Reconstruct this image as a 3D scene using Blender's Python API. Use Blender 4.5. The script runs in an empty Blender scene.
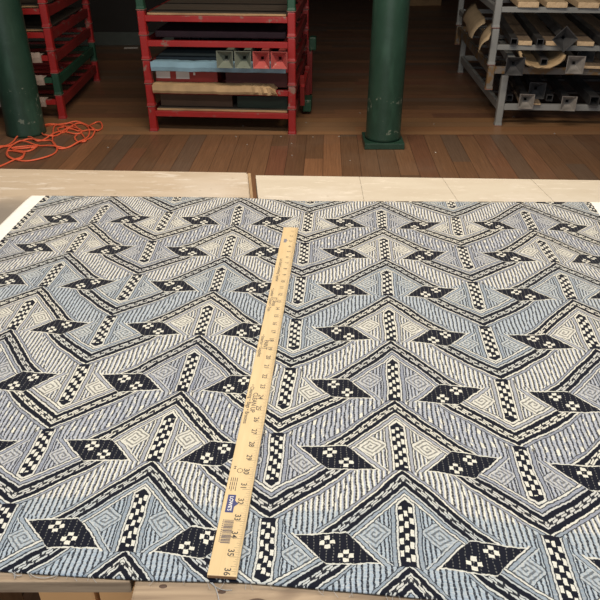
import bpy, bmesh, math, random
import numpy as np
from mathutils import Vector, Matrix, Euler
random.seed(7); rng = np.random.default_rng(5)
SC = bpy.context.scene; COL = SC.collection
R = math.radians
TABLE = 0.8915
CAMH = 1.5398
KT = 0.6483/0.6398
FPX = 680.0
PITCH = math.atan(403/680.0)
SP, CP = math.sin(PITCH), math.cos(PITCH)

def on(px, py, z=TABLE):
    """point of the photograph measured on the horizontal level z"""
    u, v = px-300, py-300
    t = (CAMH-z)/(FPX*SP+v*CP)
    return Vector((u*t, (FPX*CP-v*SP)*t, z))

# ------------------------------------------------------------------ object helpers
def tag(o, label=None, cat=None, group=None, kind=None):
    if label: o['label'] = label
    if cat: o['category'] = cat
    if group: o['group'] = group
    if kind: o['kind'] = kind
    return o

def thing(name, label, cat, loc=(0,0,0), rz=0, group=None):
    o = bpy.data.objects.new(name, None); COL.objects.link(o)
    o.empty_display_size = .1
    o.location = loc; o.rotation_euler = (0,0,rz)
    return tag(o, label, cat, group)

class MB:
    def __init__(s): s.bm = bmesh.new()
    def face_loop(s, rings, cap=True, closed=False):
        vr = [[s.bm.verts.new(p) for p in r] for r in rings]
        n = len(vr[0]); m = len(vr)
        for i in range(m if closed else m-1):
            a, b = vr[i], vr[(i+1) % m]
            for j in range(n):
                s.bm.faces.new((a[j], a[(j+1) % n], b[(j+1) % n], b[j]))
        if cap and not closed:
            s.bm.faces.new(vr[0][::-1]); s.bm.faces.new(vr[-1])
        return s
    def box(s, c, d, rot=None, bev=0.0, M=None):
        bm2 = bmesh.new(); bmesh.ops.create_cube(bm2, size=1)
        bmesh.ops.scale(bm2, vec=d, verts=bm2.verts)
        if bev > 0:
            bmesh.ops.bevel(bm2, geom=bm2.edges[:], offset=bev, segments=2, affect='EDGES', profile=.6)
        T = Matrix.Translation(c)
        if rot: T = T @ Euler(rot).to_matrix().to_4x4()
        if M: T = M @ T
        bmesh.ops.transform(bm2, matrix=T, verts=bm2.verts)
        me = bpy.data.meshes.new('t'); bm2.to_mesh(me); bm2.free(); s.bm.from_mesh(me); bpy.data.meshes.remove(me)
        return s
    def tube(s, pts, r, n=8, cap=True, closed=False):
        pts = [Vector(p) for p in pts]; rings = []; m = len(pts)
        rr = r if isinstance(r, (list, tuple)) else [r]*m
        up = Vector((0,0,1)); prev = None
        for i, p in enumerate(pts):
            if closed: d = pts[(i+1) % m]-pts[i-1]
            else: d = pts[min(i+1,m-1)]-pts[max(i-1,0)]
            d.normalize()
            ref = prev if prev is not None else (up if abs(d.z) < .9 else Vector((1,0,0)))
            a = (ref - d*ref.dot(d))
            if a.length < 1e-4: a = d.orthogonal()
            a.normalize(); prev = a; b = d.cross(a)
            rings.append([p+(a*math.cos(2*math.pi*j/n)+b*math.sin(2*math.pi*j/n))*rr[i] for j in range(n)])
        return s.face_loop(rings, cap, closed)
    def prism(s, prof, axis, a, b, wob=0, seg=1):
        """profile of 2-D points carried along an axis from a to b"""
        rings = []
        for i in range(seg+1):
            t = a+(b-a)*i/seg; ring = []
            for (p, q) in prof:
                w = wob*(random.random()-.5)
                w2 = wob*(random.random()-.5)
                if axis == 'x': ring.append((t, p+w, q+w2))
                elif axis == 'y': ring.append((p+w, t, q+w2))
                else: ring.append((p+w, q+w2, t))
            rings.append(ring)
        return s.face_loop(rings)
    def build(s, name, mat, parent=None, smooth=False, loc=None):
        bmesh.ops.recalc_face_normals(s.bm, faces=s.bm.faces)
        me = bpy.data.meshes.new(name); s.bm.to_mesh(me); s.bm.free()
        if smooth:
            for p in me.polygons: p.use_smooth = True
        me.materials.append(mat)
        o = bpy.data.objects.new(name, me); COL.objects.link(o)
        if parent: o.parent = parent
        if loc: o.location = loc
        return o

# ------------------------------------------------------------------ node arithmetic
class NT:
    def __init__(s, name, rough=.6, spec=.5):
        s.m = bpy.data.materials.new(name); s.m.use_nodes = True
        s.t = s.m.node_tree; s.n = s.t.nodes; s.l = s.t.links
        s.b = s.n['Principled BSDF']; s.b.inputs['Roughness'].default_value = rough
        s.b.inputs['Specular IOR Level'].default_value = spec
    def put(s, sock, v):
        if isinstance(v, E): v = v.s
        if isinstance(v, (int, float)): sock.default_value = v
        elif isinstance(v, tuple): sock.default_value = v if len(v) == 4 or len(v) == 3 and sock.type == 'VECTOR' else (*v, 1)
        else: s.l.new(v, sock)
    def op(s, o, a, b=0, c=None):
        n = s.n.new('ShaderNodeMath'); n.operation = o
        s.put(n.inputs[0], a); s.put(n.inputs[1], b)
        if c is not None: s.put(n.inputs[2], c)
        return E(s, n.outputs[0])
    def mix(s, f, a, b):
        n = s.n.new('ShaderNodeMix'); n.data_type = 'RGBA'
        s.put(n.inputs[0], f); s.put(n.inputs[6], a); s.put(n.inputs[7], b)
        return n.outputs[2]
    def noise(s, vec, scale, detail=2, rough=.5, dist=0):
        n = s.n.new('ShaderNodeTexNoise'); n.inputs['Scale'].default_value = scale
        n.inputs['Detail'].default_value = detail; n.inputs['Roughness'].default_value = rough
        n.inputs['Distortion'].default_value = dist
        if vec is not None: s.l.new(vec, n.inputs['Vector'])
        return E(s, n.outputs['Fac'])
    def coord(s, which='Object', scale=None, rot=None):
        t = s.n.new('ShaderNodeTexCoord').outputs[which]
        if scale or rot:
            mp = s.n.new('ShaderNodeMapping'); s.l.new(t, mp.inputs[0])
            if scale: mp.inputs['Scale'].default_value = scale
            if rot: mp.inputs['Rotation'].default_value = rot
            t = mp.outputs[0]
        return t
    def geo(s, scale=(1,1,1), rot=(0,0,0)):
        t = s.n.new('ShaderNodeNewGeometry').outputs['Position']
        mp = s.n.new('ShaderNodeMapping'); s.l.new(t, mp.inputs[0])
        mp.inputs['Scale'].default_value = scale; mp.inputs['Rotation'].default_value = rot
        return mp.outputs[0]
    def comb(s, x, y, z=0.):
        n = s.n.new('ShaderNodeCombineXYZ')
        for i, v in enumerate((x, y, z)): s.put(n.inputs[i], v)
        return n.outputs[0]
    def sep(s, v):
        n = s.n.new('ShaderNodeSeparateXYZ'); s.l.new(v, n.inputs[0])
        return [E(s, n.outputs[i]) for i in range(3)]
    def rng(s, x, a, b, c=0., d=1.):
        n = s.n.new('ShaderNodeMapRange'); s.put(n.inputs[0], x)
        for i, q in enumerate((a, b, c, d)): n.inputs[i+1].default_value = q
        return E(s, n.outputs[0])
    def bump(s, h, strength=.3, dist=.002):
        n = s.n.new('ShaderNodeBump'); n.inputs['Strength'].default_value = strength
        n.inputs['Distance'].default_value = dist; s.put(n.inputs['Height'], h)
        s.l.new(n.outputs[0], s.b.inputs['Normal'])
    def color(s, c): s.put(s.b.inputs['Base Color'], c)

class E:
    def __init__(s, t, sock): s.t = t; s.s = sock
    def __add__(a, b): return a.t.op('ADD', a, b)
    __radd__ = __add__
    def __sub__(a, b): return a.t.op('SUBTRACT', a, b)
    def __rsub__(a, b): return a.t.op('SUBTRACT', b, a)
    def __mul__(a, b): return a.t.op('MULTIPLY', a, b)
    __rmul__ = __mul__
    def __truediv__(a, b): return a.t.op('DIVIDE', a, b)
    def __lt__(a, b): return a.t.op('LESS_THAN', a, b)
    def __gt__(a, b): return a.t.op('GREATER_THAN', a, b)
    def __invert__(a): return a.t.op('SUBTRACT', 1.0, a)
    def __and__(a, b): return a.t.op('MULTIPLY', a, b)
    def __or__(a, b): return a.t.op('MAXIMUM', a, b)
    def abs(a): return a.t.op('ABSOLUTE', a)
    def fr(a): return a.t.op('FRACT', a)
    def fl(a): return a.t.op('FLOOR', a)
    def mod(a, b): return a.t.op('FLOORED_MODULO', a, b)
def sel(m, a, b):          # b where m = 1, a elsewhere
    t = m.t
    return t.op('MULTIPLY_ADD', m, (b-a) if isinstance(b, E) or isinstance(a, E) else float(b-a), a)
def between(x, lo, hi): return (x > lo) & (x < hi)

# ------------------------------------------------------------------ plain materials
def painted(name, col, chip, rough=.45, amount=.62, dark=.55, scale=9):
    m = NT(name, rough)
    v = m.geo()
    n1 = m.noise(v, scale, 5, .7); n2 = m.noise(v, 2.3, 3, .6); n3 = m.noise(m.geo((6, 6, 40)), 5, 3)
    base = m.mix(m.rng(n2, .3, .7), col, tuple(c*dark for c in col))
    c = m.mix(m.rng(n1, amount, amount+.05), base, chip)
    c = m.mix(m.rng(n3, .70, .74), c, tuple(x*.25 for x in col))
    m.color(c); m.bump(n1, .15, .002)
    return m.m

def plain(name, col, rough=.6, var=.25, scale=8, metal=0, bump=.1):
    m = NT(name, rough); v = m.coord('Object'); n = m.noise(v, scale, 4, .6)
    m.color(m.mix(m.rng(n, .3, .7), col, tuple(c*(1-var) for c in col)))
    m.b.inputs['Metallic'].default_value = metal
    if bump: m.bump(n, bump, .002)
    return m.m

def woody(name, light, darkc, grain=(2, 30, 30), rough=.6, knots=None, stain=None, bump=.1):
    m = NT(name, rough)
    v = m.coord('Object', grain); n = m.noise(v, 2.2, 6, .65, .6)
    c = m.mix(m.rng(n, .35, .68), light, darkc)
    if knots:
        k = m.noise(m.coord('Object', (1, 1, 1)), 7, 2, .5)
        c = m.mix(m.rng(k, .68, .74), c, knots)
    if stain:
        k = m.noise(m.coord('Object'), 2.1, 5, .65)
        c = m.mix(m.rng(k, .52, .7), c, stain)
        k2 = m.noise(m.coord('Object', (3, 14, 14)), 4.2, 5, .75)
        c = m.mix(m.rng(k2, .58, .63)*.4, c, tuple(q*1.2 for q in stain))
        k3 = m.noise(m.coord('Object'), 34, 3, .6)
        c = m.mix(m.rng(k3, .72, .75)*.4, c, darkc if False else (.2, .15, .1))
    m.color(c); m.bump(n, bump, .001)
    return m.m

RED = painted('red_paint', (.33, .017, .018), (.22, .13, .11), .42, .585, .72)
REDDARK = painted('dull_red_paint', (.24, .02, .02), (.14, .09, .08), .5, .62, .7)
GREENP = painted('green_paint', (.015, .075, .045), (.16, .17, .13), .45, .62, .6)
GREYP = painted('grey_paint', (.26, .28, .29), (.10, .075, .05), .45, .66, .75)
RUSTY = painted('rusty_grey_paint', (.17, .16, .15), (.16, .10, .045), .6, .46, .6)
STEEL = plain('bare_steel', (.42, .41, .40), .42, .5, 14, .4)
DARKSTEEL = plain('dark_steel', (.10, .105, .115), .42, .5, 14, .4)
FUNGREEN = painted('grey_green_paint', (.20, .235, .20), (.28, .28, .25), .5, .6, .6)
FUNRED = painted('pink_red_paint', (.50, .11, .105), (.45, .22, .2), .5, .6, .7)
BLACK = plain('black_void', (.004, .004, .004), .9, 0)
PLY = woody('plywood', (.42, .29, .16), (.25, .16, .085), (3, 25, 25), .7)
DARKPLY = woody('dark_plywood', (.075, .062, .05), (.045, .038, .03), (3, 25, 25), .8)  # plywood in a much darker tone than its front edge
BOARD = woody('board_wood', (.64, .50, .33), (.46, .34, .21), (25, 2.5, 25), .7)
BOARDDIM = woody('shaded_board_wood', (.23, .175, .125), (.13, .10, .075), (25, 2.5, 25), .8)  # dim copy of the board wood, shade inside the trays put into its colour
CARD = plain('cardboard', (.34, .22, .11), .8, .3, 5)
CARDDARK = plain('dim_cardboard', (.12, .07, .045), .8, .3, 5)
MAROON = plain('maroon_card', (.10, .018, .016), .6, .3, 6)
REDCARD = plain('red_card', (.42, .04, .03), .5, .3, 6)
BLUE = plain('light_blue_wrap', (.26, .46, .61), .55, .25, 7)
TEAL = plain('dark_teal_cloth', (.022, .042, .058), .7, .4, 10)
KRAFT = plain('kraft_paper', (.52, .37, .21), .7, .3, 9, bump=.6)
PAPER = plain('white_paper', (.80, .78, .75), .7, .15, 9)
PINKPAPER = plain('off_white_paper', (.50, .42, .38), .7, .25, 9)
GREENCASE = plain('dark_green_card', (.012, .03, .02), .6, .4, 8)
ORANGE = plain('orange_cord_rubber', (.88, .16, .075), .45, .12, 30)
LINT = plain('lint', (.45, .43, .41), .9, .1)

# ------------------------------------------------------------------ floor
def floor_mat():
    m = NT('worn_plank_floor', .4, .5)
    P = m.n.new('ShaderNodeNewGeometry').outputs['Position']
    X, Y, Z = m.sep(P)
    near = (Y < 5.04)
    ax = X*math.cos(.035)-Y*math.sin(.035); ay = Y
    pu = sel(near, Y, ax)/0.125          # across the planks
    pl = sel(near, X, ay)                # along the planks
    idx = pu.fl()
    wn = m.n.new('ShaderNodeTexWhiteNoise'); wn.noise_dimensions = '2D'
    off = m.n.new('ShaderNodeTexWhiteNoise'); off.noise_dimensions = '1D'; m.put(off.inputs['W'], idx+near*77)
    seg = (pl/1.9+E(m, off.outputs[0])*9).fl()
    m.put(wn.inputs['Vector'], m.comb(idx+near*31, seg))
    r = E(m, wn.outputs[0])
    r2 = m.n.new('ShaderNodeTexWhiteNoise'); r2.noise_dimensions = '2D'; m.put(r2.inputs['Vector'], m.comb(idx+near*31+.5, seg+7)); r2 = E(m, r2.outputs[0])
    grain = m.noise(m.comb(pu*6, pl*1.4), 2.2, 6, .7)
    wear = m.noise(P, 1.3, 5, .65)
    fine = m.noise(P, 24, 4, .7)
    c = m.mix(m.rng(r, .0, 1.), (.15, .085, .048), (.235, .128, .07))
    c = m.mix(m.rng(r2, .66, .95)*.5, c, (.26, .095, .06))
    c = m.mix((r2 < .16)*.5, c, (.14, .115, .095))
    c = m.mix((r2 > .93)*.6, c, (.33, .18, .09))
    c = m.mix(m.rng(grain, .35, .75)*.55, c, (.045, .024, .015))
    c = m.mix(m.rng(wear, .5, .72)*.35, c, (.19, .135, .10))
    c = m.mix(between(Y, 5.13, 5.50)*.45, c, (.36, .20, .09))  # warm highlight across the planks beyond the sill, painted into their colour
    gap = (pu.fr()-.5).abs()
    c = m.mix((gap > .487)*.75, c, (.012, .008, .006))
    # sill board where the two plank directions meet
    sill = between(Y, 5.04, 5.13)
    c = m.mix(sill*.6, c, (.33, .19, .095))
    c = m.mix(m.rng(fine, .74, .78)*.25, c, (.4, .36, .33))
    c = m.mix((between(Y, 5.035, 5.042))*.8, c, (.02, .012, .01))
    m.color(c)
    m.put(m.b.inputs['Roughness'], m.rng(wear+grain*.4, .4, 1.0, .3, .55))
    m.bump(grain*.4+fine*.2-(gap > .487)*.6, .25, .002)
    return m.m
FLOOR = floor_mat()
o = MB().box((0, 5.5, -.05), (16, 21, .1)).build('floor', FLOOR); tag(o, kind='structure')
WALLM = plain('dark_plaster', (.02, .018, .017), .9, .3, 2)
o = MB().box((-4.4, 8.75, 1.6), (7.2, .2, 3.2)).build('wall_back', WALLM); tag(o, kind='structure')
o = MB().box((-4.4, 8.635, .075), (7.2, .03, .15), bev=.004).build('baseboard_back', plain('grey_green_trim', (.06, .075, .07), .7)); tag(o, kind='structure')
o = MB().box((0, 16.0, 1.6), (16, .2, 3.2)).build('wall_far', WALLM); tag(o, kind='structure')
CEIL = plain('dim_ceiling', (.25, .24, .22), .9, .2, 2)
o = MB().box((0, 5.5, 3.85), (16, 21, .1)).build('ceiling', CEIL); tag(o, kind='structure')

# ------------------------------------------------------------------ posts
def column(x, y, r0, r1, label, square):
    m = thing('iron_column', label, 'column', (x, y, 0), group='green iron columns')
    n = 40; rings = []
    base = .045 if square else .0
    prof = [(r0*1.03, base), (r0*1.03, base+.02), (r0, base+.05)]
    for k in range(1, 12): prof.append((r0+(r1-r0)*k/11, base+.05+(3.79-base-.05)*k/11))
    for r, z in prof: rings.append([(r*math.cos(2*math.pi*j/n), r*math.sin(2*math.pi*j/n), z) for j in range(n)])
    b = MB(); b.face_loop(rings); b.build('shaft', COLM, m, True)
    if square:
        MB().box((0, 0, base/2), (r0*2.28, r0*2.28, base), bev=.006).build('base_plate', COLM, m)
    return m
def colmat():
    m = NT('column_green_paint', .42, .5)
    v = m.coord('Object'); n = m.noise(v, 5, 5, .65); n2 = m.noise(v, 26, 4, .7); n3 = m.noise(m.coord('Object', (4, 4, 1)), 3, 3)
    z = m.sep(v)[2]
    c = m.mix(m.rng(n, .3, .7), (.012, .040, .028), (.020, .058, .042))
    c = m.mix(m.rng(n3, .55, .7)*.5, c, (.035, .095, .07))
    c = m.mix(m.rng(n2, .73, .76)*.6, c, (.26, .28, .24))
    low = (z < .36) & (n > .52) & (n2 > .56) & (z > .1)
    c = m.mix(low*.4, c, (.30, .33, .28))
    m.color(c); m.bump(n*.7+n2*.3, .5, .006)
    return m.m
COLM = colmat()
column(.598, 4.825, .124, .112, 'round green painted iron column on a square plate, right of the red rack', True)
column(-2.075, 5.09, .14, .128, 'dark green painted iron column at left edge behind the tangled orange cord', False)

# ------------------------------------------------------------------ tables
TOPM = woody('pale_worn_tabletop', (.47, .425, .345), (.43, .38, .30), (2, 9, 9), .6, knots=None, stain=(.54, .50, .44), bump=.05)
def leftmat():
    m = NT('stained_tabletop', .5, .5)
    P = m.coord('Object'); n = m.noise(m.coord('Object', (2, 12, 12)), 2.5, 6, .65); s = m.noise(P, 1.7, 4, .6); f = m.noise(P, 30, 3, .6)
    x, y, z = m.sep(P)
    c = m.mix(m.rng(n, .35, .65), (.42, .345, .26), (.36, .29, .21))
    c = m.mix(m.rng(s, .5, .68)*.6, c, (.55, .51, .45))
    sc = m.noise(m.coord('Object', (3, 14, 14)), 3.2, 5, .75)
    c = m.mix(m.rng(sc, .56, .62)*.45, c, (.62, .59, .54))
    c = m.mix(m.rng(f, .68, .72)*.4, c, (.22, .17, .12))
    d = (x+.71)*(x+.71)*2.0+(y-1.49)*(y-1.49)*3.5
    st = m.rng(d+s*.05+f*.02, .035, .085, 1, 0)
    c = m.mix(st*.9, c, (.16, .14, .12))
    m.color(c); m.bump(n*.5+f*.4, .12, .001)
    return m.m
LEFTM = leftmat()
EDGEM = woody('raw_table_edge', (.36, .24, .12), (.20, .13, .07), (20, 3, 30), .75)
FRONTM = woody('rough_timber', (.36, .27, .18), (.18, .125, .08), (3, 28, 28), .75, knots=(.10, .06, .04), bump=.4)
LEGM = woody('table_leg_wood', (.33, .24, .15), (.22, .15, .09), (28, 28, 3), .75)

def slab(name, poly, z0, z1, mat, parent, bev=.003):
    poly = [(x*KT, y*KT) for x, y in poly]
    b = MB(); bm = b.bm
    lo = [bm.verts.new((x, y, z0)) for x, y in poly]; hi = [bm.verts.new((x, y, z1)) for x, y in poly]
    bm.faces.new(lo[::-1]); bm.faces.new(hi); n = len(poly)
    for i in range(n): bm.faces.new((lo[i], lo[(i+1) % n], hi[(i+1) % n], hi[i]))
    if bev: bmesh.ops.bevel(bm, geom=bm.edges[:], offset=bev, segments=2, affect='EDGES')
    return b.build(name, mat, parent)

tl = thing('work_table', 'pale stained wooden work table under the left part of the fabric, left of the gap', 'table')
p = [(-1.75, 1.83), (-.142, 1.757), (-.02, .53), (-.02, .50), (-1.75, .50)]
tb = slab('tabletop', p, TABLE-.0205, TABLE-.0005, LEFTM, tl)
slab('end_edge', [(-.1405, 1.752), (-.1335, 1.754), (-.012, .53), (-.019, .53)], TABLE-.05, TABLE-.0015, EDGEM, tl, 0)['label'] = 'raw brown end grain edge'
tr = thing('work_table', 'pale cream wooden work table right of the gap, lying under most of the fabric', 'table')
xs = [(-.119, -.118+.115), (.158, .150), (.377, .45), (.609, .70), (1.75, 1.75)]
for i in range(4):
    (a, a2), (b_, b2) = xs[i], xs[i+1]
    f = lambda x: 1.735-(x+.115)*.041
    g = .0003
    slab('top_board', [(a+g, f(a)), (b_-g, f(b_)), (b2-g, .50), (a2+g, .50)], TABLE-.045, TABLE-.0005, TOPM, tr, .0005)
for T, xx in ((tl, (-1.65, -.46)), (tr, (.1, 1.6))):
    for x in xx:
        for y in (.62, 1.6):
            MB().box((x, y, (TABLE-.045)/2), (.08, .08, TABLE-.045), bev=.004).build('leg', LEGM, T)
# front timbers
fb = MB().box((-.9675*KT, .4895*KT, TABLE-.0105), (1.565*KT, .0195, .019), bev=.002).build('front_board', FRONTM, tl)
fb2 = MB().box((.785*KT, .425*KT+.0015, TABLE-.0265), (1.93*KT, .148, .050), bev=.004, rot=(0, 0, 0)).build('front_timber', FRONTM, tr)
KNOT = plain('dark_knot', (.085, .045, .028), .7, .4, 60)
for kx, ky, kr in ((-.046, .460, .0075), (-.085, .474, .003), (-.15, .481, .003)):
    n = 20; kb = MB()
    kb.face_loop([[(kx+kr*s_*math.cos(2*math.pi*j/n)*1.5, ky+kr*s_*.8*math.sin(2*math.pi*j/n), TABLE-.0015+dz) for j in range(n)] for s_, dz in ((1, -.004), (1, .0003), (.6, .0006))])
    kb.build('knot', KNOT, tr)['label'] = 'dark brown knot'
# cardboard boxes on the floor under the table
def carton(label, x, y, z, w, d, h, rz, mat, flap=True, group=None):
    t = thing('cardboard_box', label, 'box', (x, y, z), rz, group)
    MB().box((0, 0, h/2), (w, d, h), bev=.004).build('body', mat, t)
    if flap:
        g = .0015
        for s_ in (-1, 1): MB().box((0, s_*(d/4+.0), h+.003), (w*.995, d/2-g*2, .005), bev=.001).build('flap', mat, t)
        MB().box((0, 0, h+.0062), (.05, d*.8, .001), rot=(0, 0, R(90))).build('tape', KRAFT, t)
    return t
BOXC = plain('warm_cardboard', (.62, .35, .15), .75, .15, 4)
carton('wide brown cardboard carton standing under the table front, beside a narrow one', -.133, .622, 0, .218, .20, .826, 0, BOXC)
carton('narrow brown cardboard carton standing left of a wide carton under the table front', -.2805, .622, 0, .068, .20, .826, 0, BOXC)


# ------------------------------------------------------------------ the patterned fabric
nodes = {   # column: [(row value, px, py)...]   even columns peaks, odd columns valleys
 -4: [(0,114,198),(1,93,224),(2,70,254),(3,43,288),(4,12,331)],
 -2: [(0,241.7,199),(1,235,227),(2,226,258),(3,214,293),(4,200,337),(5,182,393),(6,153,463),(7,126,553)],
  0: [(0,380,203),(1,382.6,230),(2,385.6,261),(3,388,297),(4,391,342.6),(5,394.4,403),(6,402,472.5),(7,409,569)],
  2: [(0,520,204),(1,533,231),(2,555,264),(3,572,301),(4,595,350)],
 -5: [(.5,32,212.5),(1.5,5,241)],
 -3: [(.5,170,213),(1.5,153,242.4),(2.5,138,276),(3.5,112,318),(4.5,86,366),(5.5,50,430.5),(6.5,11,506)],
 -1: [(.5,309,214),(1.5,305,244),(2.5,301,278),(3.5,296,321),(4.5,291,370),(5.5,278,434),(6.5,269.3,519.3)],
  1: [(.5,455,219),(1.5,461,248),(2.5,472,284),(3.5,484,328),(4.5,501,381),(5.5,518,449),(6.5,550,537.5)],
  3: [(.5,601,223),(1.5,617,254)],
}
UV = []; XY = []
for c, lst in nodes.items():
    for (v, x, y) in lst:
        q = on(x, y); UV.append((c, v)); XY.append((q.x, q.y))
UV = np.array(UV, float); XY = np.array(XY)
AS = .95                      # row pitch relative to half a column pitch
def tps(r2): return np.where(r2 > 1e-12, .5*r2*np.log(np.maximum(r2, 1e-12)), 0)
Pn = UV*[1, AS]; N = len(Pn)
K = tps(((Pn[:, None]-Pn[None])**2).sum(2))+np.eye(N)*.02
Q = np.hstack([np.ones((N, 1)), Pn])
A = np.zeros((N+3, N+3)); A[:N, :N] = K; A[:N, N:] = Q; A[N:, :N] = Q.T
W = np.linalg.solve(A, np.vstack([XY, np.zeros((3, 2))]))
def warp(uv):
    p = np.asarray(uv, float)*[1, AS]
    return tps(((p[:, None]-Pn[None])**2).sum(2)) @ W[:N] + np.hstack([np.ones((len(p), 1)), p]) @ W[N:]
back = [on(x, y) for x, y in ((-200, 195), (40, 196.5), (240, 198.5), (300, 202), (600, 203), (800, 205))]
front = [on(x, y) for x, y in ((-900, 540), (-60, 567), (0, 572), (75, 577), (145, 581), (240, 583), (300, 588), (400, 597), (430, 600), (560, 609), (900, 635), (1600, 690))]
bx, by = [q.x for q in back], [q.y for q in back]; fx, fy = [q.x for q in front], [q.y for q in front]
us = np.linspace(-5.25, 3.25, 260); NV = 230
grid = np.zeros((len(us), NV, 2)); guv = np.zeros((len(us), NV, 2))
for i, u in enumerate(us):
    vs = np.linspace(-1.2, 11, 500); w = warp(np.stack([np.full(500, u), vs], 1))
    fb_ = w[:, 1]-np.interp(w[:, 0], bx, by); ff = w[:, 1]-np.interp(w[:, 0], fx, fy)
    k = np.where(fb_ > 0)[0]; k = k[k < 150][-1] if len(k[k < 150]) else 0
    v0 = vs[k]+(vs[k+1]-vs[k])*fb_[k]/(fb_[k]-fb_[k+1])
    k = np.where(ff < 0)[0]; k = k[k > 100][0]
    v1 = vs[k-1]+(vs[k]-vs[k-1])*ff[k-1]/(ff[k-1]-ff[k])
    vv = np.linspace(v0, v1, NV); guv[i] = np.stack([np.full(NV, u), vv], 1); grid[i] = warp(guv[i])
print('fabric x', grid[:, :, 0].min(), grid[:, :, 0].max(), 'y', grid[:, :, 1].min(), grid[:, :, 1].max(), 'v', guv[:, 0, 1].min(), guv[:, 0, 1].max(), guv[:, -1, 1].min(), guv[:, -1, 1].max())

def fabric_mat():
    m = NT('woven_geometric_fabric', .82, .12)
    uvn = m.n.new('ShaderNodeUVMap'); uvn.uv_map = 'UVMap'
    uo, vo, _ = m.sep(uvn.outputs[0])
    jit = m.noise(m.comb(uo*1.0, vo*1.0), 26, 2, .6); jit2 = m.noise(m.comb(uo+40, vo), 22, 2, .6)
    slow = m.noise(m.comb(uo+9, vo+3), 3.0, 1, .5); slow2 = m.noise(m.comb(uo-9, vo+13), 3.0, 1, .5)
    u = uo+(jit-.5)*.020+(slow-.5)*.035
    v = vo+(jit2-.5)*.035+(slow2-.5)*.05
    near = (u/2+.5).fl()*2                       # nearest even column
    s0 = (u-near).abs()
    v = v-m.op('MINIMUM', s0, 1-s0)*.17
    ph = (v-.9).fr()                              # 0 at the foot of a lozenge, .7 at the top of the next one
    bound = sel(ph < .7, .66-(ph-.7)*(.32/.3), .34+ph*(.32/.7))
    f = s0 > bound                                # valley half, the point reflection of the peak half
    s = sel(f, s0, 1-s0); vp = sel(f, v, 1.5-v)
    SL = 1.0
    j = (vp-s*SL).fl()
    k = sel(f, j, -1-j).mod(4.0)                  # which zigzag strip
    t = vp.fr(); tl = t+(1-f*2)*(m.op('MINIMUM', s, 1-s)*.17-.085); b = (t-s*SL).fr(); c = 1-b
    du = u-(u+.5).fl()
    # colour classes of the light yarn
    k0 = k < .5; k1 = between(k, .5, 1.5); k2 = between(k, 1.5, 2.5)
    core = between(s, 0., .5)
    mm = s-(.44-(tl-.59)*.766)
    tau = b+s*SL
    strip = (tau+s*.45 > 1.0)
    # ground stripes
    st = (s/sel(strip, .0315, .0405)+.25).fr()
    rag = m.noise(m.comb(uo*30, vo*12), 1, 1)
    knot = (vo*30+(s/.08).fl()*.37).fr() < .30
    L = 1-((st < sel(strip, .42, .38)+(rag-.5)*.3)*sel(knot, .94, .72))
    cool = between(st, .36, .66)
    # white dots inside the grey strips
    dots = k0&strip&((s/.095+.125).fr() < .5)&((b*5.2+(s/.095).fl()*.5).fr() < .36)
    # key figure
    r = (s-.235).abs()*1.08+(t-.645).abs()
    inkey = (r < .155)&(mm < -.075)&(b > .285)&(s > .10)
    pp = (s-.235)*1.08+(t-.645); qq = (s-.235)*1.08-(t-.645); hh = pp > 0
    r2 = m.op('MAXIMUM', pp.abs(), (qq+hh*.026).abs())+hh*.026
    ring = (r2/.052).fr() < .40
    centre = r < .05
    Lk = sel(ring, .92, .34)
    L = sel(inkey, L, Lk)
    edge = between(r, .155, .165)&(mm < -.075)&(b > .285)&(s > .10); L = sel(edge, L, .1)
    tint = sel(cool, .80, 1.45)*(1-inkey*.3)
    # layers round the spine
    tip = (.33+s*1.0-t)*.42
    q = m.op('MAXIMUM', s-.055, tip)
    zone = (b > .17)&(t > .2)
    def lay(L, tint, x, bounds, mask):
        lo = 0.
        for hi, val, tn in bounds:
            mk = between(x, lo, hi)&mask
            L = sel(mk, L, val); tint = sel(mk, tint, tn); lo = hi
        return L, tint
    L, tint = lay(L, tint, q, ((.014, .97, .2), (.023, .12, 1), (.046, .75, 1.2), (.055, .12, 1.)), zone&(t > .25))
    # slanted outlines of the lozenge
    L, tint = lay(L, tint, 0-mm, ((.017, 1., .1), (.027, .08, 1), (.058, .8, 1.2), (.066, .08, 1), (.080, .95, .4)), between(tl, .56, .925))
    # echo lines inside and outside the zigzag
    L, tint = lay(L, tint, b-.188, ((.020, .95, .4), (.036, .1, 1), (.066, .78, 1.2), (.078, .08, 1), (.100, .97, .1), (.112, .1, 1)), (mm < .01)&(t > .15))
    L, tint = lay(L, tint, c, ((.020, .97, .2), (.032, .1, 1), (.058, .7, 1.3), (.068, .08, 1)), b > .5)
    # the zigzag band itself
    d = b/.188; band = b < .188
    row = ((d-.28)/.147); rf = row.fr()
    dash = ((s/.078+row.fl()*.36).fr() < sel(between(row, 1., 2.), .82, .56))&between(rf, .11, .83)
    Lb = sel(between(d, .28, .72), .0, dash*.92+.03)
    L = sel(band, L, Lb); tint = sel(band, tint, .35)
    # lozenge
    tm = between(tl, .594, .906)&(mm > -.004)
    L = sel(tm, L, .95); tint = sel(tm, tint, .1)
    core = between(tl, .606, .894)&(mm > 0)
    hair = (((s/.0475).fr() < .12)&((vo*34).fr() < .5))*.28
    L = sel(core, L, hair)
    for cx, ct in ((.435, .815), (.565, .685)):
        ax = (s-cx).abs(); at = (tl-ct).abs()
        fl = ((between(ax, .020, .055)&(at < .0195))|((ax < .020)&between(at, .0225, .060)))&core
        L = sel(fl, L, 1.); tint = sel(fl, tint, 0.)
    # chequered spine
    w = (du/.055+1)*1.5
    cx = w.fl(); cf = w.fr()
    spine = (q < 0)&(t > .32)
    chk = between(cf, .16, .88)&((vp/.118+cx*.36).fr() < .52)&between(t, .40, .955)
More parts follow.
